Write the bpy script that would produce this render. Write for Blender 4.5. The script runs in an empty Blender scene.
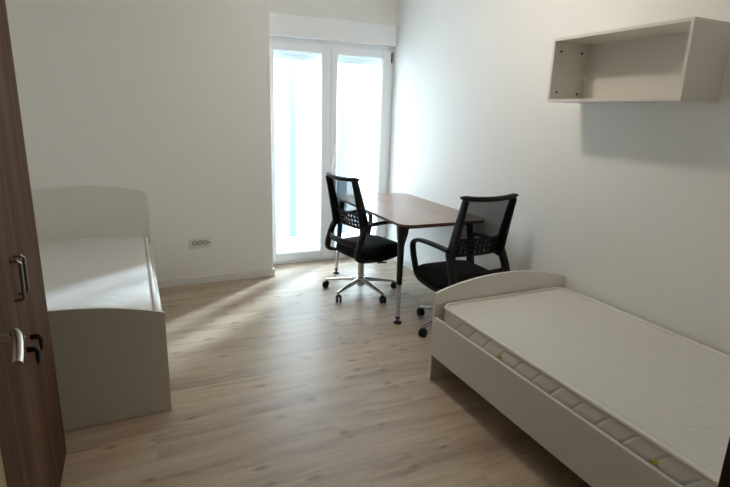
import bpy, bmesh, math, random
from mathutils import Vector, Matrix
C = bpy.context.scene.collection
SC = bpy.context.scene
PI = math.pi

# ------------------------------------------------------------------ camera
CAM_H = 1.5
yaw, pitch, roll, FPX = 0.432139847, 0.253349103, 0.0307995652, 506.667609
fw = Vector((math.sin(yaw) * math.cos(pitch), math.cos(yaw) * math.cos(pitch), -math.sin(pitch)))
rt = Vector((math.cos(yaw), -math.sin(yaw), 0))
up = rt.cross(fw)
c_, s_ = math.cos(roll), math.sin(roll)
rt2, up2 = c_ * rt + s_ * up, -s_ * rt + c_ * up
cam_data = bpy.data.cameras.new('camera')
cam_data.sensor_width = 36
cam_data.lens = FPX * 36 / 730
cam_data.clip_start = 0.02
cam = bpy.data.objects.new('camera', cam_data)
C.objects.link(cam)
m = Matrix((rt2, up2, -fw)).transposed().to_4x4()
m.translation = (0, 0, CAM_H)
cam.matrix_world = m
SC.camera = cam

# ------------------------------------------------------------------ world, light, exposure
SC.view_settings.view_transform = 'Standard'
SC.view_settings.look = 'None'
SC.view_settings.exposure = 0.0
SC.view_settings.gamma = 1.0
SC.view_settings.use_curve_mapping = False
SC.cycles.max_bounces = 14
SC.cycles.diffuse_bounces = 9
SC.cycles.transparent_max_bounces = 16

SKY_COL, SKY_STR = (0.765, 0.895, 1.0), 9.0
SUN_STR, SUN_ANGLE = 8.0, 6.0
LAMP_W, LAMP_COL = 21.0, (1.0, 0.86, 0.71)
LAMP_POS = (1.39, 2.53, 2.6)

w = bpy.data.worlds.new('sky')
SC.world = w
w.use_nodes = True
bg = w.node_tree.nodes['Background']
bg.inputs[0].default_value = (*SKY_COL, 1)
bg.inputs[1].default_value = SKY_STR

sd = bpy.data.lights.new('sun', 'SUN')
sd.energy = SUN_STR
sd.angle = math.radians(SUN_ANGLE)
sd.color = (0.72, 0.86, 1.0)
sun = bpy.data.objects.new('sun', sd)
C.objects.link(sun)
sun.rotation_euler = Vector((-1, -0.86, -0.6)).to_track_quat('-Z', 'Y').to_euler()

pd = bpy.data.lights.new('window_portal', 'AREA')
pd.shape = 'RECTANGLE'
pd.size, pd.size_y = 1.32, 2.13
pd.cycles.is_portal = True
po = bpy.data.objects.new('window_portal', pd)
C.objects.link(po)
po.location = (1.77, 4.86, 1.07)
po.rotation_euler = (-PI / 2, 0, 0)

# ------------------------------------------------------------------ materials
def mat(name, col, rough=0.5, metal=0.0, spec=0.5):
    m = bpy.data.materials.new(name)
    m.use_nodes = True
    b = m.node_tree.nodes['Principled BSDF']
    b.inputs['Base Color'].default_value = (*col, 1)
    b.inputs['Roughness'].default_value = rough
    b.inputs['Metallic'].default_value = metal
    b.inputs['Specular IOR Level'].default_value = spec
    return m

def N(m, t, **kw):
    n = m.node_tree.nodes.new(t)
    for k, v in kw.items():
        setattr(n, k, v)
    return n

def L(m, a, b):
    m.node_tree.links.new(a, b)

def bsdf(m):
    return m.node_tree.nodes['Principled BSDF']

def math_node(m, op, a, b=None, c=None):
    n = N(m, 'ShaderNodeMath', operation=op)
    for i, v in enumerate((a, b, c)):
        if v is None:
            continue
        if isinstance(v, (int, float)):
            n.inputs[i].default_value = v
        else:
            L(m, v, n.inputs[i])
    return n.outputs[0]

def ramp(m, fac, stops):
    n = N(m, 'ShaderNodeValToRGB')
    e = n.color_ramp.elements
    while len(e) < len(stops):
        e.new(0.5)
    for el, (p, c) in zip(e, stops):
        el.position = p
        el.color = (*c, 1)
    L(m, fac, n.inputs[0])
    return n.outputs[0]

def coords(m, scale, rot=(0, 0, 0), loc=(0, 0, 0)):
    t = N(m, 'ShaderNodeTexCoord')
    mp = N(m, 'ShaderNodeMapping')
    mp.inputs['Scale'].default_value = scale
    mp.inputs['Rotation'].default_value = rot
    mp.inputs['Location'].default_value = loc
    L(m, t.outputs['Object'], mp.inputs[0])
    return mp.outputs[0]

def noise(m, vec, scale, detail=4, rough=0.5, dist=0.0):
    n = N(m, 'ShaderNodeTexNoise')
    n.inputs['Scale'].default_value = scale
    n.inputs['Detail'].default_value = detail
    n.inputs['Roughness'].default_value = rough
    n.inputs['Distortion'].default_value = dist
    L(m, vec, n.inputs['Vector'])
    return n.outputs[0]

def mix_col(m, fac, a, b, mode='MIX'):
    n = N(m, 'ShaderNodeMix', data_type='RGBA', blend_type=mode)
    for sock, v in ((n.inputs[0], fac), (n.inputs[6], a), (n.inputs[7], b)):
        if isinstance(v, (int, float)):
            sock.default_value = v
        elif isinstance(v, tuple):
            sock.default_value = (*v, 1)
        else:
            L(m, v, sock)
    return n.outputs[2]

def bump(m, height, strength=0.3, dist=0.01):
    b = N(m, 'ShaderNodeBump')
    b.inputs['Strength'].default_value = strength
    b.inputs['Distance'].default_value = dist
    L(m, height, b.inputs['Height'])
    L(m, b.outputs[0], bsdf(m).inputs['Normal'])

def wood(name, dark, mid, light, grain=(2.5, 30, 30), rough=0.45, spec=0.4):
    m = mat(name, mid, rough, 0, spec)
    v = coords(m, grain)
    a = noise(m, v, 1.0, 6, 0.62, 0.6)
    v2 = coords(m, tuple(g * 0.28 for g in grain), loc=(3, 1, 2))
    b = noise(m, v2, 1.0, 3, 0.5, 1.0)
    f = math_node(m, 'ADD', math_node(m, 'MULTIPLY', a, 0.55), math_node(m, 'MULTIPLY', b, 0.45))
    col = ramp(m, f, [(0.34, dark), (0.5, mid), (0.66, light)])
    L(m, col, bsdf(m).inputs['Base Color'])
    bump(m, a, 0.08, 0.002)
    return m

def wall_paint(name, col):
    m = mat(name, col, 0.85, 0, 0.25)
    v = coords(m, (1, 1, 1))
    n = noise(m, v, 180, 3)
    bump(m, n, 0.06, 0.001)
    return m

def floor_material():
    m = mat('oak_laminate', (0.5, 0.4, 0.3), 0.36, 0, 0.75)
    v = coords(m, (1, 1, 1))
    br = N(m, 'ShaderNodeTexBrick')
    br.offset = 0.37
    br.offset_frequency = 2
    br.inputs['Color1'].default_value = (0.0, 0.0, 0.0, 1)
    br.inputs['Color2'].default_value = (1.0, 1.0, 1.0, 1)
    br.inputs['Mortar'].default_value = (0.5, 0.5, 0.5, 1)
    br.inputs['Scale'].default_value = 1.0
    br.inputs['Mortar Size'].default_value = 0.0012
    br.inputs['Mortar Smooth'].default_value = 0.2
    br.inputs['Bias'].default_value = 0.0
    br.inputs['Brick Width'].default_value = 1.28
    br.inputs['Row Height'].default_value = 0.19
    L(m, v, br.inputs['Vector'])
    tone = br.outputs['Color']
    seam = br.outputs['Fac']
    # each plank shifts the grain sideways
    add = N(m, 'ShaderNodeVectorMath', operation='ADD')
    sc = N(m, 'ShaderNodeVectorMath', operation='SCALE')
    L(m, tone, sc.inputs[0]); sc.inputs['Scale'].default_value = 7.0
    L(m, v, add.inputs[0]); L(m, sc.outputs[0], add.inputs[1])
    mp = N(m, 'ShaderNodeMapping'); mp.inputs['Scale'].default_value = (2.2, 26, 1)
    L(m, add.outputs[0], mp.inputs[0])
    g = noise(m, mp.outputs[0], 1.0, 7, 0.62, 0.7)
    mp2 = N(m, 'ShaderNodeMapping'); mp2.inputs['Scale'].default_value = (0.9, 5.5, 1)
    L(m, add.outputs[0], mp2.inputs[0])
    g2 = noise(m, mp2.outputs[0], 1.0, 3, 0.5, 1.2)
    mp4 = N(m, 'ShaderNodeMapping'); mp4.inputs['Scale'].default_value = (4.0, 95, 1)
    L(m, add.outputs[0], mp4.inputs[0])
    g3 = noise(m, mp4.outputs[0], 1.0, 3, 0.6, 0.4)
    f = math_node(m, 'ADD', math_node(m, 'ADD', math_node(m, 'MULTIPLY', g, 0.40), math_node(m, 'MULTIPLY', g3, 0.15)), math_node(m, 'MULTIPLY', g2, 0.45))
    col = ramp(m, f, [(0.36, (0.29, 0.212, 0.145)), (0.48, (0.44, 0.338, 0.243)), (0.60, (0.55, 0.44, 0.33))])
    tcol = ramp(m, tone, [(0.0, (0.91, 0.905, 0.90)), (0.5, (0.97, 0.97, 0.97)), (1.0, (1.03, 1.03, 1.03))])
    col = mix_col(m, 1.0, col, tcol, 'MULTIPLY')
    # knots
    mp3 = N(m, 'ShaderNodeMapping'); mp3.inputs['Scale'].default_value = (5.0, 9.5, 1)
    L(m, add.outputs[0], mp3.inputs[0])
    vo = N(m, 'ShaderNodeTexVoronoi'); vo.inputs['Scale'].default_value = 1.0
    vo.voronoi_dimensions = '2D'
    L(m, mp3.outputs[0], vo.inputs['Vector'])
    nz = noise(m, mp.outputs[0], 1.6, 4, 0.6)
    kd = math_node(m, 'ADD', vo.outputs['Distance'], math_node(m, 'MULTIPLY', math_node(m, 'SUBTRACT', nz, 0.5), 0.42))
    # only some cells hold a knot
    sep = N(m, 'ShaderNodeSeparateColor'); L(m, vo.outputs['Color'], sep.inputs[0])
    has = math_node(m, 'GREATER_THAN', sep.outputs[0], 0.66)
    k = N(m, 'ShaderNodeMapRange'); k.inputs[1].default_value = 0.02; k.inputs[2].default_value = 0.20
    k.inputs[3].default_value = 1.0; k.inputs[4].default_value = 0.0
    L(m, kd, k.inputs[0])
    kf = math_node(m, 'MULTIPLY', math_node(m, 'MULTIPLY', k.outputs[0], has), 0.72)
    col = mix_col(m, kf, col, (0.16, 0.10, 0.06))
    col = mix_col(m, math_node(m, 'MULTIPLY', seam, 0.35), col, (0.2, 0.14, 0.09))
    L(m, col, bsdf(m).inputs['Base Color'])
    rr = N(m, 'ShaderNodeMapRange'); rr.inputs[3].default_value = 0.33; rr.inputs[4].default_value = 0.46
    L(m, g, rr.inputs[0]); L(m, rr.outputs[0], bsdf(m).inputs['Roughness'])
    h = math_node(m, 'SUBTRACT', math_node(m, 'MULTIPLY', g, 0.25), seam)
    bump(m, h, 0.12, 0.002)
    return m

def mattress_top():
    m = mat('quilted_top', (0.70, 0.69, 0.67), 0.85, 0, 0.2)
    t = N(m, 'ShaderNodeTexCoord')
    s = N(m, 'ShaderNodeSeparateXYZ')
    L(m, t.outputs['Object'], s.inputs[0])
    x, y = s.outputs[0], s.outputs[1]
    # wavy quilting: zigzag rows alternately mirrored so that they close into cells
    tri = math_node(m, 'PINGPONG', math_node(m, 'MULTIPLY', x, 1.0), 0.10)
    tri = math_node(m, 'SMOOTH_MIN', math_node(m, 'SMOOTH_MAX', tri, 0.02, 0.02), 0.08, 0.02)
    v = math_node(m, 'ADD', y, math_node(m, 'MULTIPLY', tri, 0.75))
    d = math_node(m, 'ABSOLUTE', math_node(m, 'SUBTRACT', math_node(m, 'FRACT', math_node(m, 'DIVIDE', v, 0.11)), 0.5))
    hgt = N(m, 'ShaderNodeMapRange', interpolation_type='SMOOTHSTEP')
    hgt.inputs[1].default_value = 0.0; hgt.inputs[2].default_value = 0.16
    L(m, d, hgt.inputs[0])
    fine = noise(m, t.outputs['Object'], 900, 2)
    soft = noise(m, t.outputs['Object'], 7, 2)
    h = math_node(m, 'ADD', hgt.outputs[0], math_node(m, 'MULTIPLY', fine, 0.12))
    h = math_node(m, 'ADD', h, math_node(m, 'MULTIPLY', soft, 1.2))
    ln = N(m, 'ShaderNodeMapRange'); ln.inputs[1].default_value = 0.0; ln.inputs[2].default_value = 0.03
    ln.inputs[3].default_value = 0.08; ln.inputs[4].default_value = 0.0
    L(m, d, ln.inputs[0])
    L(m, mix_col(m, ln.outputs[0], (0.70, 0.69, 0.67), (0.30, 0.29, 0.28)), bsdf(m).inputs['Base Color'])
    bump(m, h, 0.17, 0.006)
    return m

def mattress_border():
    m = mat('quilted_border', (0.80, 0.78, 0.74), 0.85, 0, 0.2)
    t = N(m, 'ShaderNodeTexCoord')
    s = N(m, 'ShaderNodeSeparateXYZ')
    L(m, t.outputs['Object'], s.inputs[0])
    a = math_node(m, 'ADD', s.outputs[0], s.outputs[1])
    v = math_node(m, 'ADD', a, math_node(m, 'MULTIPLY', s.outputs[2], -0.8))
    d = math_node(m, 'ABSOLUTE', math_node(m, 'SUBTRACT', math_node(m, 'FRACT', math_node(m, 'DIVIDE', v, 0.115)), 0.5))
    hg = N(m, 'ShaderNodeMapRange', interpolation_type='SMOOTHSTEP')
    hg.inputs[1].default_value = 0.0; hg.inputs[2].default_value = 0.12
    L(m, d, hg.inputs[0])
    # stitched seam is a shade darker than the cloth
    st = N(m, 'ShaderNodeMapRange'); st.inputs[1].default_value = 0.0; st.inputs[2].default_value = 0.035
    st.inputs[3].default_value = 1.0; st.inputs[4].default_value = 0.0
    L(m, d, st.inputs[0])
    col = mix_col(m, math_node(m, 'MULTIPLY', st.outputs[0], 0.45), (0.80, 0.78, 0.74), (0.28, 0.26, 0.24))
    L(m, col, bsdf(m).inputs['Base Color'])
    bump(m, hg.outputs[0], 0.5, 0.010)
    return m

def glass_material():
    m = bpy.data.materials.new('window_glass')
    m.use_nodes = True
    nt = m.node_tree
    nt.nodes.clear()
    o = N(m, 'ShaderNodeOutputMaterial')
    mx = N(m, 'ShaderNodeMixShader')
    tr = N(m, 'ShaderNodeBsdfTransparent'); tr.inputs[0].default_value = (0.93, 0.96, 0.96, 1)
    gl = N(m, 'ShaderNodeBsdfGlossy'); gl.inputs['Roughness'].default_value = 0.02
    lw = N(m, 'ShaderNodeLayerWeight'); lw.inputs[0].default_value = 0.12
    L(m, math_node(m, 'MULTIPLY', lw.outputs['Fresnel'], 0.6), mx.inputs[0])
    L(m, tr.outputs[0], mx.inputs[1]); L(m, gl.outputs[0], mx.inputs[2]); L(m, mx.outputs[0], o.inputs[0])
    return m

def net_material():
    m = bpy.data.materials.new('black_net')
    m.use_nodes = True
    b = bsdf(m)
    b.inputs['Base Color'].default_value = (0.006, 0.006, 0.007, 1)
    b.inputs['Roughness'].default_value = 0.9
    b.inputs['Specular IOR Level'].default_value = 0.05
    nt = m.node_tree
    o = nt.nodes['Material Output']
    mx = N(m, 'ShaderNodeMixShader')
    tr = N(m, 'ShaderNodeBsdfTransparent')
    mx.inputs[0].default_value = NET_COVER
    L(m, tr.outputs[0], mx.inputs[1]); L(m, b.outputs[0], mx.inputs[2]); L(m, mx.outputs[0], o.inputs[0])
    return m

NET_COVER = 0.82
M = {}
M['wall'] = wall_paint('white_wall_paint', (0.87, 0.87, 0.855))
M['ceiling'] = wall_paint('white_ceiling_paint', (0.82, 0.82, 0.81))
M['floor'] = floor_material()
M['skirting'] = mat('white_skirting', (0.78, 0.78, 0.76), 0.45)
M['pvc'] = mat('white_window_plastic', (0.87, 0.89, 0.91), 0.35)
M['gasket'] = mat('grey_rubber', (0.16, 0.17, 0.18), 0.6)
M['glass'] = glass_material()
M['white_board'] = mat('white_melamine', (0.73, 0.715, 0.67), 0.4)
M['edge'] = mat('white_edge_band', (0.80, 0.79, 0.75), 0.35)
M['mattress'] = mattress_top()
M['border'] = mattress_border()
M['piping'] = mat('mattress_piping', (0.78, 0.765, 0.73), 0.8)
M['yellow'] = mat('yellow_tag', (0.62, 0.52, 0.08), 0.6)
M['walnut'] = wood('walnut_board', (0.062, 0.033, 0.020), (0.104, 0.058, 0.036), (0.146, 0.085, 0.055), grain=(26, 26, 1.6), rough=0.65, spec=0.04)
M['desk'] = wood('walnut_desktop', (0.21, 0.125, 0.088), (0.30, 0.19, 0.138), (0.375, 0.245, 0.182), grain=(24, 1.8, 24), rough=0.3, spec=0.75)
M['desk_edge'] = mat('walnut_edge', (0.12, 0.05, 0.028), 0.4)
M['oak_door'] = wood('oak_door', (0.22, 0.145, 0.06), (0.32, 0.215, 0.09), (0.40, 0.28, 0.13), grain=(22, 22, 1.4), rough=0.45)
M['dark_frame'] = wood('dark_door_frame', (0.035, 0.027, 0.022), (0.055, 0.042, 0.035), (0.075, 0.058, 0.048), grain=(24, 24, 1.5), rough=0.5)
M['black'] = mat('black_plastic', (0.006, 0.006, 0.0065), 0.5, 0, 0.28)
M['black_metal'] = mat('black_metal', (0.006, 0.007, 0.009), 0.38, 0, 0.4)
M['fabric'] = mat('black_fabric', (0.006, 0.006, 0.0065), 0.9, 0, 0.2)
M['net'] = net_material()
M['chrome'] = mat('chrome', (0.62, 0.62, 0.62), 0.14, 1.0)
M['steel'] = mat('brushed_steel', (0.50, 0.47, 0.44), 0.33, 1.0)
M['dark_steel'] = mat('dark_nickel', (0.28, 0.25, 0.23), 0.3, 1.0)
M['dark'] = mat('dark_hole', (0.02, 0.02, 0.02), 0.6)
M['socket'] = mat('white_socket_plastic', (0.78, 0.78, 0.76), 0.35)
M['balcony'] = mat('balcony_tile', (0.72, 0.72, 0.70), 0.6)
M['facade'] = mat('white_facade', (0.85, 0.87, 0.88), 0.8)
M['blue'] = mat('pale_blue_panel', (0.19, 0.245, 0.27), 0.5)
M['grey_post'] = mat('grey_post', (0.42, 0.50, 0.54), 0.5)
M['beige'] = wall_paint('beige_wall_paint', (0.66, 0.61, 0.53))
M['hall'] = wall_paint('hall_paint', (0.34, 0.32, 0.30))

# ------------------------------------------------------------------ mesh helpers
class MB:
    def __init__(self):
        self.v, self.f = [], []

    def raw(self, verts, faces):
        o = len(self.v)
        self.v += [tuple(p) for p in verts]
        self.f += [tuple(i + o for i in f) for f in faces]
        return self

    def box(self, lo, hi, bev=0.0, rot=None, seg=2):
        bm = bmesh.new()
        bmesh.ops.create_cube(bm, size=1.0)
        ctr = [(a + b) / 2 for a, b in zip(lo, hi)]
        for v in bm.verts:
            v.co = Vector([v.co[i] * (hi[i] - lo[i]) for i in range(3)])
        if bev > 0:
            bmesh.ops.bevel(bm, geom=list(bm.edges), offset=bev, segments=seg, affect='EDGES', profile=0.5)
        if rot is not None:
            bmesh.ops.transform(bm, matrix=rot, verts=bm.verts)
        bmesh.ops.translate(bm, vec=ctr, verts=bm.verts)
        bm.verts.index_update()
        self.raw([v.co.copy() for v in bm.verts], [[v.index for v in f.verts] for f in bm.faces])
        bm.free()
        return self

    def tube(self, pts, rad, n=12, ry=None, upv=(0, 0, 1), closed=False, sq=1.0):
        """Sweep an ellipse (half axes rad across, ry along the path's up side) along pts."""
        pts = [Vector(p) for p in pts]
        k = len(pts)
        R1 = rad if isinstance(rad, (list, tuple)) else [rad] * k
        R2 = R1 if ry is None else (ry if isinstance(ry, (list, tuple)) else [ry] * k)
        rings = []
        u0 = Vector(upv)
        for i, p in enumerate(pts):
            if closed:
                d = pts[(i + 1) % k] - pts[i - 1]
            else:
                d = pts[min(i + 1, k - 1)] - pts[max(i - 1, 0)]
            d.normalize()
            side = d.cross(u0)
            if side.length < 1e-4:
                side = d.cross(Vector((1, 0, 0)))
            side.normalize()
            uu = side.cross(d).normalized()
            ring = []
            for j in range(n):
                a = 2 * PI * (j + 0.5) / n
                ca, sa = math.cos(a), math.sin(a)
                ca = math.copysign(abs(ca) ** sq, ca); sa = math.copysign(abs(sa) ** sq, sa)
                ring.append(p + side * (R1[i] * ca) + uu * (R2[i] * sa))
            rings.append(ring)
        vs = [q for r in rings for q in r]
        fs = []
        for i in range(k if closed else k - 1):
            a, b = i * n, ((i + 1) % k) * n
            for j in range(n):
                fs.append((a + j, a + (j + 1) % n, b + (j + 1) % n, b + j))
        if not closed:
            fs.append(tuple(range(n - 1, -1, -1)))
            fs.append(tuple(range((k - 1) * n, k * n)))
        return self.raw(vs, fs)

    def lathe(self, prof, ctr=(0, 0, 0), n=20, rot=None):
        vs, fs = [], []
        for r, z in prof:
            for j in range(n):
                a = 2 * PI * j / n
                p = Vector((r * math.cos(a), r * math.sin(a), z))
                if rot is not None:
                    p = rot @ p
                vs.append(p + Vector(ctr))
        for i in range(len(prof) - 1):
            for j in range(n):
                fs.append((i * n + j, i * n + (j + 1) % n, (i + 1) * n + (j + 1) % n, (i + 1) * n + j))
        fs.append(tuple(range(n - 1, -1, -1)))
        fs.append(tuple(range((len(prof) - 1) * n, len(prof) * n)))
        return self.raw(vs, fs)

    def prism(self, poly, fn, d0, d1):
        """poly: 2-D outline; fn(u, v, d) -> 3-D point; extruded from d0 to d1."""
        n = len(poly)
        vs = [fn(u, v, d0) for u, v in poly] + [fn(u, v, d1) for u, v in poly]
        fs = [tuple(range(n - 1, -1, -1)), tuple(range(n, 2 * n))]
        for i in range(n):
            fs.append((i, (i + 1) % n, n + (i + 1) % n, n + i))
        return self.raw(vs, fs)

    def build(self, name, material, parent=None, bevel=0.0, angle=35, seg=2):
        me = bpy.data.meshes.new(name)
        me.from_pydata([tuple(p) for p in self.v], [], self.f)
        bm = bmesh.new(); bm.from_mesh(me)
        bmesh.ops.recalc_face_normals(bm, faces=bm.faces)
        bm.to_mesh(me); bm.free()
        for mm in (material if isinstance(material, (list, tuple)) else [material]):
            me.materials.append(mm)
        me.shade_smooth()
        me.set_sharp_from_angle(angle=math.radians(angle))
        o = bpy.data.objects.new(name, me)
        C.objects.link(o)
        if parent is not None:
            o.parent = parent
        if bevel > 0:
            bv = o.modifiers.new('bevel', 'BEVEL')
            bv.width = bevel; bv.segments = seg; bv.limit_method = 'ANGLE'
            bv.angle_limit = math.radians(40)
            bv.harden_normals = True
        return o

def thing(name, label, cat, loc=(0, 0, 0), rz=0.0, group=None):
    o = bpy.data.objects.new(name, None)
    C.objects.link(o)
    o.empty_display_size = 0.1
    o.location = loc
    o.rotation_euler = (0, 0, rz)
    o['label'] = label
    o['category'] = cat
    if group:
        o['group'] = group
    return o

def tag(o, label, cat, group=None):
    o['label'] = label; o['category'] = cat
    if group:
        o['group'] = group
    return o

def struct(o, label=None, cat=None):
    o['kind'] = 'structure'
    if label:
        o['label'] = label
    if cat:
        o['category'] = cat
    return o

def copy_tree(o, parent=None):
    c = o.copy()
    C.objects.link(c)
    if parent is not None:
        c.parent = parent
    for ch in list(o.children):
        copy_tree(ch, c)
    return c

def bez(pts, n=8):
    """Catmull-Rom through pts."""
    P = [Vector(p) for p in pts]
    P = [P[0] * 2 - P[1]] + P + [P[-1] * 2 - P[-2]]
    out = []
    for i in range(1, len(P) - 2):
        for k in range(n):
            t = k / n
            a, b, c, d = P[i - 1:i + 3]
            out.append(0.5 * ((2 * b) + (c - a) * t + (2 * a - 5 * b + 4 * c - d) * t * t + (3 * b - a - 3 * c + d) * t ** 3))
    out.append(P[-2])
    return out

def round_rect(x0, y0, x1, y1, r, n=8):
    out = []
    for cx, cy, a0 in ((x1 - r, y1 - r, 0), (x0 + r, y1 - r, 90), (x0 + r, y0 + r, 180), (x1 - r, y0 + r, 270)):
        for k in range(n + 1):
            a = math.radians(a0 + 90 * k / n)
            out.append((cx + r * math.cos(a), cy + r * math.sin(a)))
    return out

# ------------------------------------------------------------------ the room
XL, XR = -0.88, 2.448
YE, YB, YW = 0.306, 4.425, 4.74
XC = 1.11
ZC = 2.60
WT = 2.135
struct(MB().box((XL - 0.15, -1.6, -0.1), (XR + 0.15, 5.0, 0)).build('floor', M['floor']), 'light oak laminate plank floor', 'floor')
struct(MB().box((XL - 0.15, -1.6, ZC), (XR + 0.15, 5.0, ZC + 0.1)).build('ceiling', M['ceiling']), 'white painted ceiling', 'ceiling')
struct(MB().box((XL - 0.15, YE - 0.15, 0), (XL, YB, ZC)).build('wall_left', M['wall']), 'white wall beside the wardrobe', 'wall')
struct(MB().box((XL - 0.15, YB, 0), (XC, 5.0, ZC)).build('wall_back', M['wall']), 'white wall behind the headboard, left of the window', 'wall')
struct(MB().box((XR, YE - 0.15, 0), (XR + 0.15, 5.0, ZC)).build('wall_right', M['wall']), 'long white wall carrying the shelf', 'wall')
struct(MB().box((XC, YW, WT), (XR, 5.0, ZC)).build('wall_window', M['wall']), 'strip of white wall above the balcony window', 'wall')
fm = MB().box((XL, YE - 0.15, 0), (-0.21, YE, ZC)).box((0.705, YE - 0.15, 0), (XR, YE, ZC)).box((-0.21, YE - 0.15, 2.08), (0.705, YE, ZC))
struct(fm.build('wall_front', M['beige']), 'beige wall around the entrance doorway', 'wall')
hm = MB().box((XL - 0.15, -1.6, 0), (XL, YE - 0.15, ZC)).box((1.4, -1.6, 0), (1.55, YE - 0.15, ZC)).box((XL, -1.6, 0), (1.4, -1.45, ZC))
struct(hm.build('wall_hall', M['hall']), 'hall walls behind the doorway', 'wall')
# skirting
SK = 0.07
struct(MB().box((XL, YB - 0.014, 0), (XC + 0.014, YB, SK)).box((XC, YB, 0), (XC + 0.014, YW - 0.02, SK)).build('baseboard_back', M['skirting'], bevel=0.004), 'white skirting under the bed wall', 'baseboard')
struct(MB().box((XR - 0.014, YE, 0), (XR, YW - 0.02, SK)).build('baseboard_right', M['skirting'], bevel=0.004), 'white skirting along the right wall', 'baseboard')
struct(MB().box((XL, YE, 0), (XL + 0.014, YB - 0.014, SK)).build('baseboard_left', M['skirting'], bevel=0.004), 'white skirting along the left wall', 'baseboard')
# doorway lining
tr = MB().box((-0.21, YE - 0.16, 0), (-0.17, YE + 0.012, 2.08)).box((0.665, YE - 0.16, 0), (0.705, YE + 0.012, 2.08)).box((-0.21, YE - 0.16, 2.04), (0.705, YE + 0.012, 2.08))
struct(tr.build('trim_1', M['dark_frame'], bevel=0.003), 'dark frame lining the entrance doorway', 'door frame')

# ------------------------------------------------------------------ balcony window
win = bpy.data.objects.new('window_1', None)
C.objects.link(win)
win.location = (0, YW, 0)
struct(win, 'white two-leaf glazed balcony door with bright daylight', 'window')
wx0, wx1 = XC + 0.01, XR
FZ = WT
def ring(x0, x1, z0, z1, wl, wr, wb, wt, y0, y1, name, material, parent, bev=0.006):
    mb = MB()
    mb.box((x0, y0, z0), (x0 + wl, y1, z1))
    mb.box((x1 - wr, y0, z0), (x1, y1, z1))
    mb.box((x0 + wl, y0, z0), (x1 - wr, y1, z0 + wb))
    mb.box((x0 + wl, y0, z1 - wt), (x1 - wr, y1, z1))
    return mb.build(name, material, parent, bevel=bev)
ring(wx0, wx1, 0.0, FZ, 0.045, 0.068, 0.035, 0.05, 0.02, 0.09, 'window_frame', M['pvc'], win)
def sash(x0, x1, gl, gr, handle):
    sx = ring(x0, x1, 0.028, FZ - 0.042, gl, gr, 0.085, 0.072, 0.005, 0.07, 'sash', M['pvc'], win)
    a, b, z0, z1 = x0 + gl, x1 - gr, 0.028 + 0.085, FZ - 0.042 - 0.072
    ring(a - 0.004, b + 0.004, z0 - 0.004, z1 + 0.004, 0.010, 0.010, 0.010, 0.010, 0.016, 0.05, 'glazing_seal', M['pvc'] , sx, 0.003)
    MB().box((a - 0.01, 0.034, z0 - 0.01), (b + 0.01, 0.044, z1 + 0.01)).build('glass_pane', M['glass'], sx)
    return sx
XM = 1.782
s1 = sash(1.135, XM - 0.001, 0.092, 0.090, False)
s2 = sash(XM + 0.001, XR - 0.034, 0.062, 0.088, True)
h = MB().box((XM + 0.018, -0.012, 0.985), (XM + 0.046, 0.006, 1.125), 0.006)
h.tube([(XM + 0.032, 0.0, 1.085), (XM + 0.032, -0.04, 1.085)], 0.010, 10)
h.build('handle_plate', M['socket'], s2)
h = MB().box((XM + 0.020, -0.056, 0.955), (XM + 0.044, -0.036, 1.10), 0.007)
h.build('window_handle', M['socket'], s2)
MB().box((XR - 0.030, -0.004, 1.98), (XR - 0.020, 0.02, 2.08), 0.004).build('hinge', M['gasket'], win)
MB().box((XR - 0.030, -0.004, 0.10), (XR - 0.020, 0.02, 0.20), 0.004).build('hinge', M['gasket'], win)
sb = MB().box((XC, -0.075, WT), (XR - 0.03, 0.0, WT + 0.178)).box((XC, -0.082, WT - 0.004), (XR - 0.03, 0.0, WT + 0.008))
sb.build('shutter_box', M['pvc'], win, bevel=0.003)
# lowered end of the roller shutter outside the glass
rs = MB()
for k in range(4):
    rs.box((XC + 0.03, 0.12, 2.135 - 0.045 * (k + 1)), (XR - 0.03, 0.132, 2.135 - 0.045 * k), 0.002)
rs.build('shutter_slat', M['facade'], win)

# ------------------------------------------------------------------ outside
bal = struct(MB().box((0.2, 5.0, -0.25), (4.6, 6.3, -0.03)).build('balcony_floor', M['balcony']), 'pale balcony slab outside the window', 'balcony')
rail = thing('balcony_railing', 'pale balcony railing seen through the balcony window glass', 'railing', (0, 6.22, -0.03))
MB().box((0.2, -0.02, 0.0), (4.6, 0.02, 0.16)).build('plinth', M['facade'], rail)
MB().box((0.2, -0.03, 1.02), (4.6, 0.03, 1.06), 0.006).build('top_rail', M['facade'], rail)
for k in range(5):
    MB().box((0.25 + k * 1.07, -0.02, 0.16), (0.29 + k * 1.07, 0.02, 1.02)).build('post', M['facade'], rail)
for k in range(4):
    MB().box((0.30 + k * 1.07, -0.006, 0.18), (1.31 + k * 1.07, 0.006, 1.0)).build('infill_panel', M['facade'], rail)
p = MB().box((1.72, 5.96, -0.03), (1.80, 6.04, 2.6), 0.004).build('balcony_post', M['blue'])
tag(p, 'slim pale blue post outside the left window leaf', 'post')
p = MB().box((2.36, 5.96, -0.03), (2.47, 6.04, 2.6), 0.004).build('balcony_post', M['blue'])
tag(p, 'slim pale blue post outside the right window leaf', 'post')

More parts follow.
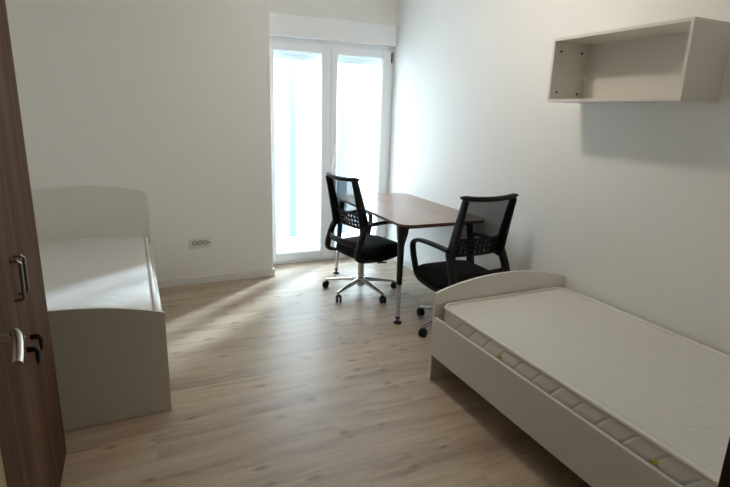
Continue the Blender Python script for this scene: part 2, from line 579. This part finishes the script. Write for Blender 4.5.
# ------------------------------------------------------------------ beds
BW = 0.965          # width between outer faces
BL = 1.95
def arc_board(half, z0, zc, zp, rc):
    """Outline (x, z) of an end board: straight sides, round corners, bowed top."""
    pts = [(-half, z0), (half, z0)]
    n = 24
    R = (half * half + (zp - zc) ** 2) / (2 * (zp - zc))
    def top(x):
        return zp - R + math.sqrt(R * R - x * x)
    if rc > 0:
        xs = half - rc
        zt = top(xs)
        pts.append((half, zt - rc * 1.05))
        for k in range(1, 7):
            a = PI / 2 * k / 7
            pts.append((xs + rc * math.cos(a), zt - rc * 1.05 + rc * 1.05 * math.sin(a)))
    else:
        xs = half
    for k in range(n + 1):
        x = xs - 2 * xs * k / n
        pts.append((x, top(x)))
    if rc > 0:
        for k in range(1, 7):
            a = PI / 2 + PI / 2 * k / 7
            pts.append((-xs + rc * math.cos(a), zt - rc * 1.05 + rc * 1.05 * math.sin(a)))
        pts.append((-half, zt - rc * 1.05))
    return pts

def make_bed(label, loc, rz):
    """Local frame: x across, foot board at y = 0 side facing -y, head at y = BL."""
    b = thing('single_bed', label, 'bed', loc, rz, 'white single beds')
    H = BW / 2
    T = 0.018
    fn = lambda u, v, d: (u, d, v)
    MB().prism(arc_board(H, 0, 0.533, 0.606, 0), fn, 0, T).build('footboard', M['white_board'], b, bevel=0.0025)
    MB().prism(arc_board(H, 0, 0.835, 0.885, 0.065), fn, BL - T, BL).build('headboard', M['white_board'], b, bevel=0.0025)
    for s in (-1, 1):
        x0, x1 = sorted((s * H, s * (H - T)))
        MB().box((x0, T, 0.158), (x1, BL - T, 0.392)).build('side_rail', M['white_board'], b, bevel=0.0025)
    MB().box((-H + T, T, 0.235), (H - T, BL - T, 0.255)).build('slat_base', M['white_board'], b)
    for y in (0.55, 1.0, 1.45):
        MB().box((-H + T, y - 0.03, 0.19), (H - T, y + 0.03, 0.235)).build('cross_slat', M['white_board'], b)
    return b

def make_mattress(label, loc, rz):
    W2, Ln, z0, z1 = 0.455, 1.90, 0.0, 0.210
    o = thing('mattress', label, 'mattress', loc, rz, 'white mattresses')
    rings = [(0.03, z0), (0.008, z0 + 0.012), (0.002, z0 + 0.03), (0.0, z0 + 0.10), (0.002, z1 - 0.03), (0.008, z1 - 0.012), (0.022, z1 - 0.003), (0.06, z1 + 0.004), (0.14, z1 + 0.009), (0.25, z1 + 0.012)]
    n = None
    vs, fs = [], []
    for ins, z in rings:
        pr = round_rect(-W2 + ins, 0.0 + ins, W2 - ins, Ln - ins, max(0.075 - ins, 0.012), 6)
        n = len(pr)
        vs += [(x, y, z) for x, y in pr]
    for i in range(len(rings) - 1):
        for j in range(n):
            fs.append((i * n + j, i * n + (j + 1) % n, (i + 1) * n + (j + 1) % n, (i + 1) * n + j))
    nside = 5 * n
    fs.append(tuple(range(n - 1, -1, -1)))
    fs.append(tuple(range((len(rings) - 1) * n, len(rings) * n)))
    mb = MB().raw(vs, fs)
    me_o = mb.build('cover', [M['mattress'], M['border']], o, angle=60)
    for p_ in me_o.data.polygons:
        zc = sum(me_o.data.vertices[i].co.z for i in p_.vertices) / len(p_.vertices)
        p_.material_index = 1 if (zc < z1 - 0.012 and abs(p_.normal.z) < 0.8) else 0
    for z in (z1 - 0.003, z0 + 0.014):
        pr = round_rect(-W2 + 0.006, 0.006, W2 - 0.006, Ln - 0.006, 0.070, 6)
        MB().tube([(x, y, z) for x, y in pr], 0.0105, 10, closed=True).build('piping', M['piping'], o)
    return o

# left bed: head against wall_back, foot towards the viewer
LBX, LBY = 0.086 - BW / 2, 2.475
make_bed('white single bed behind the wardrobe, its rounded headboard against the back wall', (LBX, LBY, 0), 0)
make_mattress('white quilted mattress on the left bed, by the wardrobe', (LBX, LBY + 0.026, 0.256), 0)
# right bed: foot board towards the desk, head at the entrance wall
RBX, RBY = XR - 0.001 - BW / 2, 2.271
make_bed('white single bed along the right wall under the shelf', (RBX, RBY, 0), PI)
mt = make_mattress('white quilted mattress with yellow edge tags on the right bed', (RBX, RBY - 0.026, 0.256), PI)
# two small yellow tags in the border seam (local x = +W2 faces the room after the half turn)
for yy in (RBY - 0.026 - 1.713, RBY - 0.026 - 0.912):
    t = MB().box((0.4525, yy - 0.011, 0.135), (0.4575, yy + 0.011, 0.153), 0.002).build('care_tag', M['yellow'], mt)
    t['label'] = 'small yellow care tag'

# ------------------------------------------------------------------ wardrobe
wx, wy0, wy1, wz = -0.365, 1.38, 2.30, 2.05
wd = thing('wardrobe', 'tall walnut brown wardrobe at the left edge, with paired bar handles', 'wardrobe', ((XL + 0.002 + wx) / 2, (wy0 + wy1) / 2, 0))
cx_, cy_ = wd.location.x, wd.location.y
dT = 0.018
xb, xf = XL + 0.02 - cx_, wx - cx_
ya, yb_ = wy0 - cy_, wy1 - cy_
body = MB()
body.box((xb, ya, 0), (xf - dT - 0.002, ya + 0.018, wz)).box((xb, yb_ - 0.018, 0), (xf - dT - 0.002, yb_, wz))
body.box((xb, ya + 0.018, wz - 0.018), (xf - dT - 0.002, yb_ - 0.018, wz)).box((xb, ya + 0.018, 0.05), (xf - dT - 0.002, yb_ - 0.018, 0.068))
body.box((xb, ya + 0.018, 0.068), (xb + 0.006, yb_ - 0.018, wz - 0.018)).box((xf - dT - 0.05, ya + 0.018, 0), (xf - dT - 0.03, yb_ - 0.018, 0.05))
body.build('body', M['walnut'], wd, bevel=0.0015)
SEAM = 1.800 - cy_
def d_handle(y, door):
    p_ = [(xf - 0.001, y, 1.028), (xf + 0.020, y, 1.028), (xf + 0.027, y, 1.021), (xf + 0.025, y, 0.909), (xf + 0.018, y, 0.902), (xf - 0.001, y, 0.902)]
    MB().tube(p_, 0.0055, 10, ry=0.0065, upv=(0, 1, 0)).build('door_handle', M['dark_steel'], door)['label'] = 'dark nickel bar handle'
for y0, y1, hy, ky in ((ya, SEAM - 0.0005, 1.785 - cy_, 1.752 - cy_), (SEAM + 0.0005, yb_, 1.850 - cy_, 1.825 - cy_)):
    dr = MB().box((xf - dT, y0, 0.06), (xf, y1, wz - 0.002)).build('door', M['walnut'], wd, bevel=0.0015)
    d_handle(hy, dr)
    MB().lathe([(0.009, 0), (0.009, 0.003), (0.006, 0.004)], (xf, ky, 0.759 if ky > SEAM else 0.748), 14, Matrix.Rotation(PI / 2, 3, 'Y')).build('lock', M['steel'], dr)
# plinth strip shuts the gap below the doors
MB().box((xf - dT, ya, 0.0), (xf - 0.001, yb_, 0.058)).build('plinth', M['walnut'], wd, bevel=0.0015)
def make_key(label, y, z, swing):
    k = thing('wardrobe_key', label, 'key', (wx + 0.0045, y, z), 0, 'folding wardrobe keys')
    MB().tube([(0, 0, 0), (0.016, 0, 0)], 0.0032, 8).build('shaft', M['steel'], k)
    MB().box((0.012, -0.006, -0.009), (0.036, 0.006, 0.009), 0.004).build('collar', M['black'], k)
    bow = MB().tube([(0.036, 0.0, 0.003), (0.040, swing * 0.2, -0.006), (0.041, swing, -0.028), (0.040, swing * 1.2, -0.048)], [0.008, 0.011, 0.012, 0.009], 10, ry=[0.005, 0.007, 0.007, 0.005], upv=(1, 0, 0))
    bow.build('bow', M['black'], k)
make_key('black folding key in the far wardrobe door, the higher of the two', 1.825, 0.759, 0.003)
make_key('black folding key in the near wardrobe door, beside the steel lever', 1.752, 0.748, -0.002)

# ------------------------------------------------------------------ entrance door, open against the wardrobe
hx, hy = -0.172, 0.33
ex, ey = -0.296, 1.135
ang = math.atan2(ey - hy, ex - hx)
DL = math.hypot(ex - hx, ey - hy)
door = bpy.data.objects.new('door_1', None)
C.objects.link(door)
door.location = (hx, hy, 0); door.rotation_euler = (0, 0, ang)
struct(door, 'oak entrance door swung open at the left edge', 'door')
# local x runs from hinge to free edge, local -y faces the room
MB().box((0, 0, 0.008), (DL, 0.04, 2.03)).build('door_leaf', M['oak_door'], door, bevel=0.002)
MB().box((DL - 0.085, -0.006, 0.95), (DL - 0.040, 0.0, 1.16), 0.003).build('lock_plate', M['steel'], door)
lv = MB().tube([(DL - 0.062, -0.002, 1.068), (DL - 0.062, -0.048, 1.068)], 0.0075, 14)
lv.tube(bez([(DL - 0.050, -0.056, 1.070), (DL - 0.068, -0.061, 1.068), (DL - 0.105, -0.062, 1.059), (DL - 0.155, -0.060, 1.049)], 5), 0.0086, 14)
lv.build('door_handle', M['steel'], door)['label'] = 'brushed steel lever handle'
MB().lathe([(0.009, 0), (0.009, 0.012)], (DL - 0.062, 0, 1.0), 14, Matrix.Rotation(PI / 2, 3, 'X')).build('lock', M['steel'], door)

# ------------------------------------------------------------------ wall shelf
SY0, SY1, SZ0, SZ1, SD = 1.518, 2.318, 1.588, 1.928, 0.262
sh = thing('wall_shelf', 'white open box shelf mounted on the right wall above the bed', 'shelf', (XR, (SY0 + SY1) / 2, SZ0))
hl, hh, tt = (SY1 - SY0) / 2, SZ1 - SZ0, 0.016
MB().box((-SD, -hl, 0), (0, hl, tt)).build('bottom_panel', M['white_board'], sh, bevel=0.0015)
MB().box((-SD, -hl, hh - tt), (0, hl, hh)).build('top_panel', M['white_board'], sh, bevel=0.0015)
side = MB().box((-SD, hl - tt, tt), (0, hl, hh - tt)).build('side_panel', M['white_board'], sh, bevel=0.0015)
MB().box((-SD, -hl, tt), (0, -hl + tt, hh - tt)).build('side_panel', M['white_board'], sh, bevel=0.0015)
MB().box((-0.012, -hl + tt, tt), (-0.002, hl - tt, hh - tt)).build('back_panel', M['white_board'], sh)
for px_, pz_ in ((-SD + 0.05, 0.055), (-0.055, 0.05), (-SD + 0.05, hh - 0.065), (-0.055, hh - 0.065)):
    MB().lathe([(0.0065, 0), (0.0065, 0.003)], (px_, hl - tt, pz_), 12, Matrix.Rotation(PI / 2, 3, 'X')).build('cam_screw', M['dark'], side)['label'] = 'dark cam fitting'
MB().box((-0.034, hl - tt - 0.022, 0.125), (-0.012, hl - tt, 0.165), 0.003).build('hanging_bracket', M['socket'], sh)

# ------------------------------------------------------------------ wall socket
so = thing('wall_socket', 'white triple power socket low on the back wall beside the left bed', 'socket', (0.478, YB, 0.368))
MB().box((-0.092, -0.011, -0.042), (0.092, 0.0, 0.042), 0.004).build('plate', M['socket'], so)
for x in (-0.048, -0.004, 0.040):
    rg = MB()
    prof = [(0.0205, -0.002), (0.0205, 0.0025), (0.0145, 0.0025), (0.0145, -0.002)]
    rg.lathe(prof, (x, -0.011, 0.003), 24, Matrix.Rotation(PI / 2, 3, 'X'))
    u = rg.build('outlet_ring', M['gasket'], so)
    MB().lathe([(0.0145, -0.001), (0.0145, 0.0028)], (x, -0.011, 0.003), 20, Matrix.Rotation(PI / 2, 3, 'X')).build('outlet', M['socket'], u)
    for dx in (-0.007, 0.007):
        MB().lathe([(0.0035, 0.0), (0.0035, 0.0035)], (x + dx, -0.011, 0.003), 10, Matrix.Rotation(PI / 2, 3, 'X')).build('pin_hole', M['dark'], u)
MB().box((0.068, -0.0135, -0.003), (0.078, -0.010, 0.009), 0.001).build('data_port', M['dark'], so)

# ------------------------------------------------------------------ desk
DX0, DX1, DY0, DY1, DZ = 1.700, 2.447, 3.050, 4.430, 0.735
dk = thing('desk', 'walnut topped desk with rounded corners between the two office chairs', 'desk', ((DX0 + DX1) / 2, (DY0 + DY1) / 2, 0))
a, b = (DX1 - DX0) / 2, (DY1 - DY0) / 2
top = MB().prism(round_rect(-a, -b, a, b, 0.10, 12), lambda u, v, d: (u, v, d), DZ - 0.021, DZ)
to = top.build('desktop', [M['desk'], M['desk_edge']], dk, bevel=0.002)
for p_ in to.data.polygons:
    if abs(p_.normal.z) < 0.5:
        p_.material_index = 1
fr = MB()
ix, iy = a - 0.10, b - 0.13
fr.box((-ix - 0.02, -iy, DZ - 0.055), (-ix + 0.01, iy, DZ - 0.021)).box((ix - 0.01, -iy, DZ - 0.055), (ix + 0.02, iy, DZ - 0.021))
fr.box((-ix, -iy - 0.02, DZ - 0.055), (ix, -iy + 0.01, DZ - 0.021)).box((-ix, iy - 0.01, DZ - 0.055), (ix, iy + 0.02, DZ - 0.021))
fr.build('under_frame', M['black_metal'], dk, bevel=0.002)
for sx in (-1, 1):
    for sy in (-1, 1):
        fx, fy = sx * (a + 0.006 if sx < 0 else a - 0.070), sy * (b - 0.008 if sy < 0 else b - 0.120)
        tx, ty = fx - sx * 0.045, fy - sy * 0.085 if sy < 0 else fy
        P = lambda z: (fx + (tx - fx) * z / 0.7, fy + (ty - fy) * z / 0.7, z)
        lg = MB().tube([P(0.285), P(0.45), P(0.66), P(DZ - 0.027)], [0.0215, 0.024, 0.027, 0.028], 18).build('leg', M['black_metal'], dk)
        MB().tube([P(0.045), P(0.286)], [0.0140, 0.0175], 16).build('chrome_sleeve', M['chrome'], lg)['label'] = 'chrome lower leg sleeve'
        MB().lathe([(0.030, 0.0), (0.030, 0.006), (0.022, 0.012), (0.008, 0.018), (0.008, 0.028), (0.017, 0.034), (0.017, 0.048)], (fx, fy, 0), 18).build('glide_foot', M['black'], lg)

# ------------------------------------------------------------------ office chairs
def make_chair(label, loc, rz):
    """Local +y is forward, +x the sitter's right, origin on the floor under the column."""
    c = thing('office_chair', label, 'office chair', loc, rz, 'black mesh office chairs')
    # five-star base: hub, arms, castors
    base = MB().lathe([(0.030, 0.062), (0.038, 0.075), (0.036, 0.128), (0.030, 0.142)], (0, 0, 0), 24)
    base = base.build('base', M['chrome'], c)
    for k in range(5):
        an = 2 * PI * k / 5
        ca, sa = math.cos(an), math.sin(an)
        arm = MB().tube([(0.02 * ca, 0.02 * sa, 0.116), (0.10 * ca, 0.10 * sa, 0.108), (0.20 * ca, 0.20 * sa, 0.093), (0.312 * ca, 0.312 * sa, 0.074)],
                        [0.021, 0.0185, 0.0155, 0.012], 12, ry=[0.020, 0.016, 0.013, 0.010], sq=0.7)
        arm.build('star_arm', M['chrome'], base)
    for k in range(5):
        an = 2 * PI * k / 5
        px_, py_ = 0.302 * math.cos(an), 0.302 * math.sin(an)
        sw = an + (0.5, -0.5, 0.4, 0.8, -0.3)[k]       # castor heading
        hx_, hy_ = math.cos(sw), math.sin(sw)
        cw = MB()
        cxp, cyp = px_ + 0.018 * hx_, py_ + 0.018 * hy_
        axis = Vector((-hy_, hx_, 0))
        rot = Vector((0, 0, 1)).rotation_difference(axis).to_matrix()
        for s in (-1, 1):
            q = Vector((cxp, cyp, 0.0285)) + axis * (s * 0.014) - axis * 0.009
            cw.lathe([(0.014, 0.0), (0.026, 0.001), (0.0285, 0.004), (0.0285, 0.014), (0.026, 0.017), (0.014, 0.018)], q, 20, rot)
        cw.tube([Vector((cxp - hx_ * 0.030, cyp - hy_ * 0.030, 0.036)), Vector((cxp - hx_ * 0.018, cyp - hy_ * 0.018, 0.054)), Vector((cxp, cyp, 0.060)), Vector((cxp + hx_ * 0.018, cyp + hy_ * 0.018, 0.052))],
                0.018, 10, ry=0.006)
        cw.tube([(px_, py_, 0.05), (px_, py_, 0.078)], 0.006, 8)
        cw.build('castor', M['black'], base)
    # column and tilt mechanism
    MB().lathe([(0.026, 0.13), (0.026, 0.320)], (0, 0, 0), 20).build('gas_column', M['steel'], c)
    mech = MB().box((-0.085, -0.13, 0.312), (0.085, 0.13, 0.362), 0.012).build('tilt_mechanism', M['black'], c)
    lv = MB().tube([(0.06, 0.06, 0.325), (0.09, 0.070, 0.300), (0.10, 0.072, 0.275)], 0.008, 8)
    lv.tube([(0.09, 0.035, 0.270), (0.11, 0.115, 0.266)], 0.013, 10, ry=0.007)
    lv.build('tilt_lever', M['black'], mech)
    # seat cushion: rounded outline, domed top, dropped front lip
    n = 40
    vs, fs = [], []
    prof = [(0.84, 0.342), (0.955, 0.348), (1.0, 0.374), (1.0, 0.405), (0.965, 0.428), (0.88, 0.440), (0.7, 0.447), (0.4, 0.450)]
    for s, z in prof:
        for j in range(n):
            t = 2 * PI * j / n
            ct, st = math.cos(t), math.sin(t)
            x = 0.235 * s * math.copysign(abs(ct) ** 0.45, ct)
            y = 0.010 + 0.248 * s * math.copysign(abs(st) ** 0.45, st)
            x *= 1 - 0.06 * max(0, -y / 0.24)
            drop = 0.018 * max(0, (y - 0.12) / 0.13) ** 2
            vs.append((x, y, z - drop))
    for i in range(len(prof) - 1):
        for j in range(n):
            fs.append((i * n + j, i * n + (j + 1) % n, (i + 1) * n + (j + 1) % n, (i + 1) * n + j))
    fs.append(tuple(range(n - 1, -1, -1)))
    fs.append(tuple(range((len(prof) - 1) * n, len(prof) * n)))
    MB().raw(vs, fs).build('seat', M['fabric'], c, angle=50)
    # backrest surface: y(z) lean, bowed in x
    def by(z):
        return -0.178 - 0.105 * max(0, (z - 0.58) / 0.42) ** 1.1 - 0.10 * max(0, (0.58 - z) / 0.14) ** 1.3
    def bp(x, z, off=0.0):
        return Vector((x, by(z) + off + 0.75 * (x * x - 0.04), z))
    bk = thing_part('backrest', c)
    ww = lambda z: 0.200 - 0.008 * (z - 0.62) / 0.38
    for s in (-1, 1):
        zs = [0.575 + 0.418 * k / 12 for k in range(13)]
        pts = [bp(s * ww(z), z, -0.006) for z in zs]
        MB().tube(pts, [0.016 - 0.003 * k / 12 for k in range(13)], 12, ry=[0.046 - 0.019 * k / 12 for k in range(13)], upv=(0, 1, 0.1), sq=0.6).build('upright', M['black'], bk)
    pts = [bp(x, 0.992 + 0.012 * (x / 0.22) ** 2) for x in [-0.224 + 0.448 * k / 16 for k in range(17)]]
    MB().tube(pts, [0.017] * 17, 12, ry=[0.008] + [0.0165] * 15 + [0.008], upv=(0, 0, 1), sq=0.7).build('top_bar', M['black'], bk)
    # net
    nx, nz = 12, 12
    vs, fs = [], []
    for i in range(nz + 1):
        z = 0.605 + (0.985 - 0.605) * i / nz
        for j in range(nx + 1):
            x = -ww(z) + 2 * ww(z) * j / nx
            vs.append(bp(x, z, 0.004))
    for i in range(nz):
        for j in range(nx):
            q = i * (nx + 1) + j
            fs.append((q, q + 1, q + nx + 2, q + nx + 1))
    net = MB().raw(vs, fs).build('back_net', M['net'], bk)
    net['label'] = 'see-through black net'
    # lumbar grid with square holes
    gb = MB()
    gx = [-0.190 + 0.38 * k / 10 for k in range(11)]
    z0, z1 = 0.603, 0.710
    rows = [z0 + (z1 - z0) * k / 3 for k in range(4)]
    for z in rows:
        th = 0.011 if z in (rows[0], rows[-1]) else 0.0075
        gb.tube([bp(x, z, 0.008) for x in gx], 0.006, 8, ry=th, sq=0.6)
    for x in gx:
        gb.tube([bp(x, z, 0.008) for z in (z0, (z0 + z1) / 2, z1)], 0.010 if abs(x) < 0.14 else 0.018, 8, ry=0.006, upv=(0, 1, 0), sq=0.6)
    gb.build('lumbar_grid', M['black'], bk)
    # lower cross bar of the back
    pts = [Vector((x, -0.250 + 0.6 * (x * x - 0.05), 0.478)) for x in [-0.226 + 0.452 * k / 12 for k in range(13)]]
    MB().tube(pts, 0.009, 10, ry=0.028, sq=0.7).build('lower_bar', M['black'], bk)
    # loop arms
    for s in (-1, 1):
        X = 0.236 * s
        loop = [(X * 0.91, -0.178, 0.635), (X * 0.98, -0.10, 0.646), (X * 1.05, 0.02, 0.652), (X * 1.08, 0.13, 0.643), (X * 1.08, 0.190, 0.612), (X * 1.06, 0.198, 0.555),
                (X * 1.03, 0.180, 0.475), (X * 1.0, 0.150, 0.392), (X * 0.98, 0.09, 0.358), (X * 0.96, -0.05, 0.342), (X * 0.95, -0.18, 0.345), (X * 0.95, -0.258, 0.368),
                (X * 0.95, -0.268, 0.420), (X * 0.94, -0.236, 0.525), (X * 0.91, -0.188, 0.625)]
        pts = bez(loop, 5)
        k = len(pts)
        hw = [0.0225 + 0.004 * max(0, min(1, (i - 50) / 10)) for i in range(k)]
        ht = [0.0135 + 0.009 * max(0, min(1, (i - 50) / 10)) for i in range(k)]
        loop_band(pts, hw, ht).build('armrest', M['black'], c)
    return c

def loop_band(pts, halfw, halft):
    """Closed-looking band whose wide side lies along local x."""
    mb = MB()
    k = len(pts)
    n = 12
    vs, fs = [], []
    xax = Vector((1, 0, 0))
    for i, p_ in enumerate(pts):
        d = (pts[min(i + 1, k - 1)] - pts[max(i - 1, 0)]).normalized()
        side = (xax - d * xax.dot(d)).normalized()
        nn = side.cross(d).normalized()
        for j in range(n):
            a_ = 2 * PI * (j + 0.5) / n
            ca, sa = math.cos(a_), math.sin(a_)
            ca = math.copysign(abs(ca) ** 0.65, ca); sa = math.copysign(abs(sa) ** 0.65, sa)
            vs.append(p_ + side * (halfw[i] * ca) + nn * (halft[i] * sa))
    for i in range(k - 1):
        for j in range(n):
            fs.append((i * n + j, i * n + (j + 1) % n, (i + 1) * n + (j + 1) % n, (i + 1) * n + j))
    fs.append(tuple(range(n - 1, -1, -1)))
    fs.append(tuple(range((k - 1) * n, k * n)))
    return mb.raw(vs, fs)

def thing_part(name, parent):
    o = bpy.data.objects.new(name, None)
    C.objects.link(o)
    o.parent = parent
    return o

def spin_base(c, deg, dx, dy):
    for o in c.children:
        if o.name.startswith('base'):
            o.rotation_euler = (0, 0, math.radians(deg))
        if o.name.startswith(('base', 'gas_column')):
            o.location = (dx, dy, 0)

ch = make_chair('black office chair at the left long side of the desk, facing the right wall', (1.774, 3.775, 0), math.radians(-79))
ch2 = copy_tree(ch)
ch2['label'] = 'black office chair right behind the right bed, facing the near end of the desk'
ch2.location = (2.046, 2.862, 0)
ch2.rotation_euler = (0, 0, math.radians(2))
spin_base(ch, 73, 0, -0.072)
spin_base(ch2, 42, 0.012, -0.032)

# ------------------------------------------------------------------ ceiling lamp (above the frame, lights the room)
lp = thing('ceiling_lamp', 'round white ceiling lamp, lit, in the middle of the ceiling', 'lamp', LAMP_POS)
MB().lathe([(0.13, 0.0), (0.13, -0.02), (0.12, -0.03)], (0, 0, 0), 32).build('base', M['socket'], lp)
ld = bpy.data.lights.new('lamp_light', 'POINT')
ld.energy = LAMP_W
ld.color = LAMP_COL
ld.shadow_soft_size = 0.045
lo = bpy.data.objects.new('lamp_light', ld)
C.objects.link(lo)
lo.parent = lp
lo.location = (0, 0, -0.09)
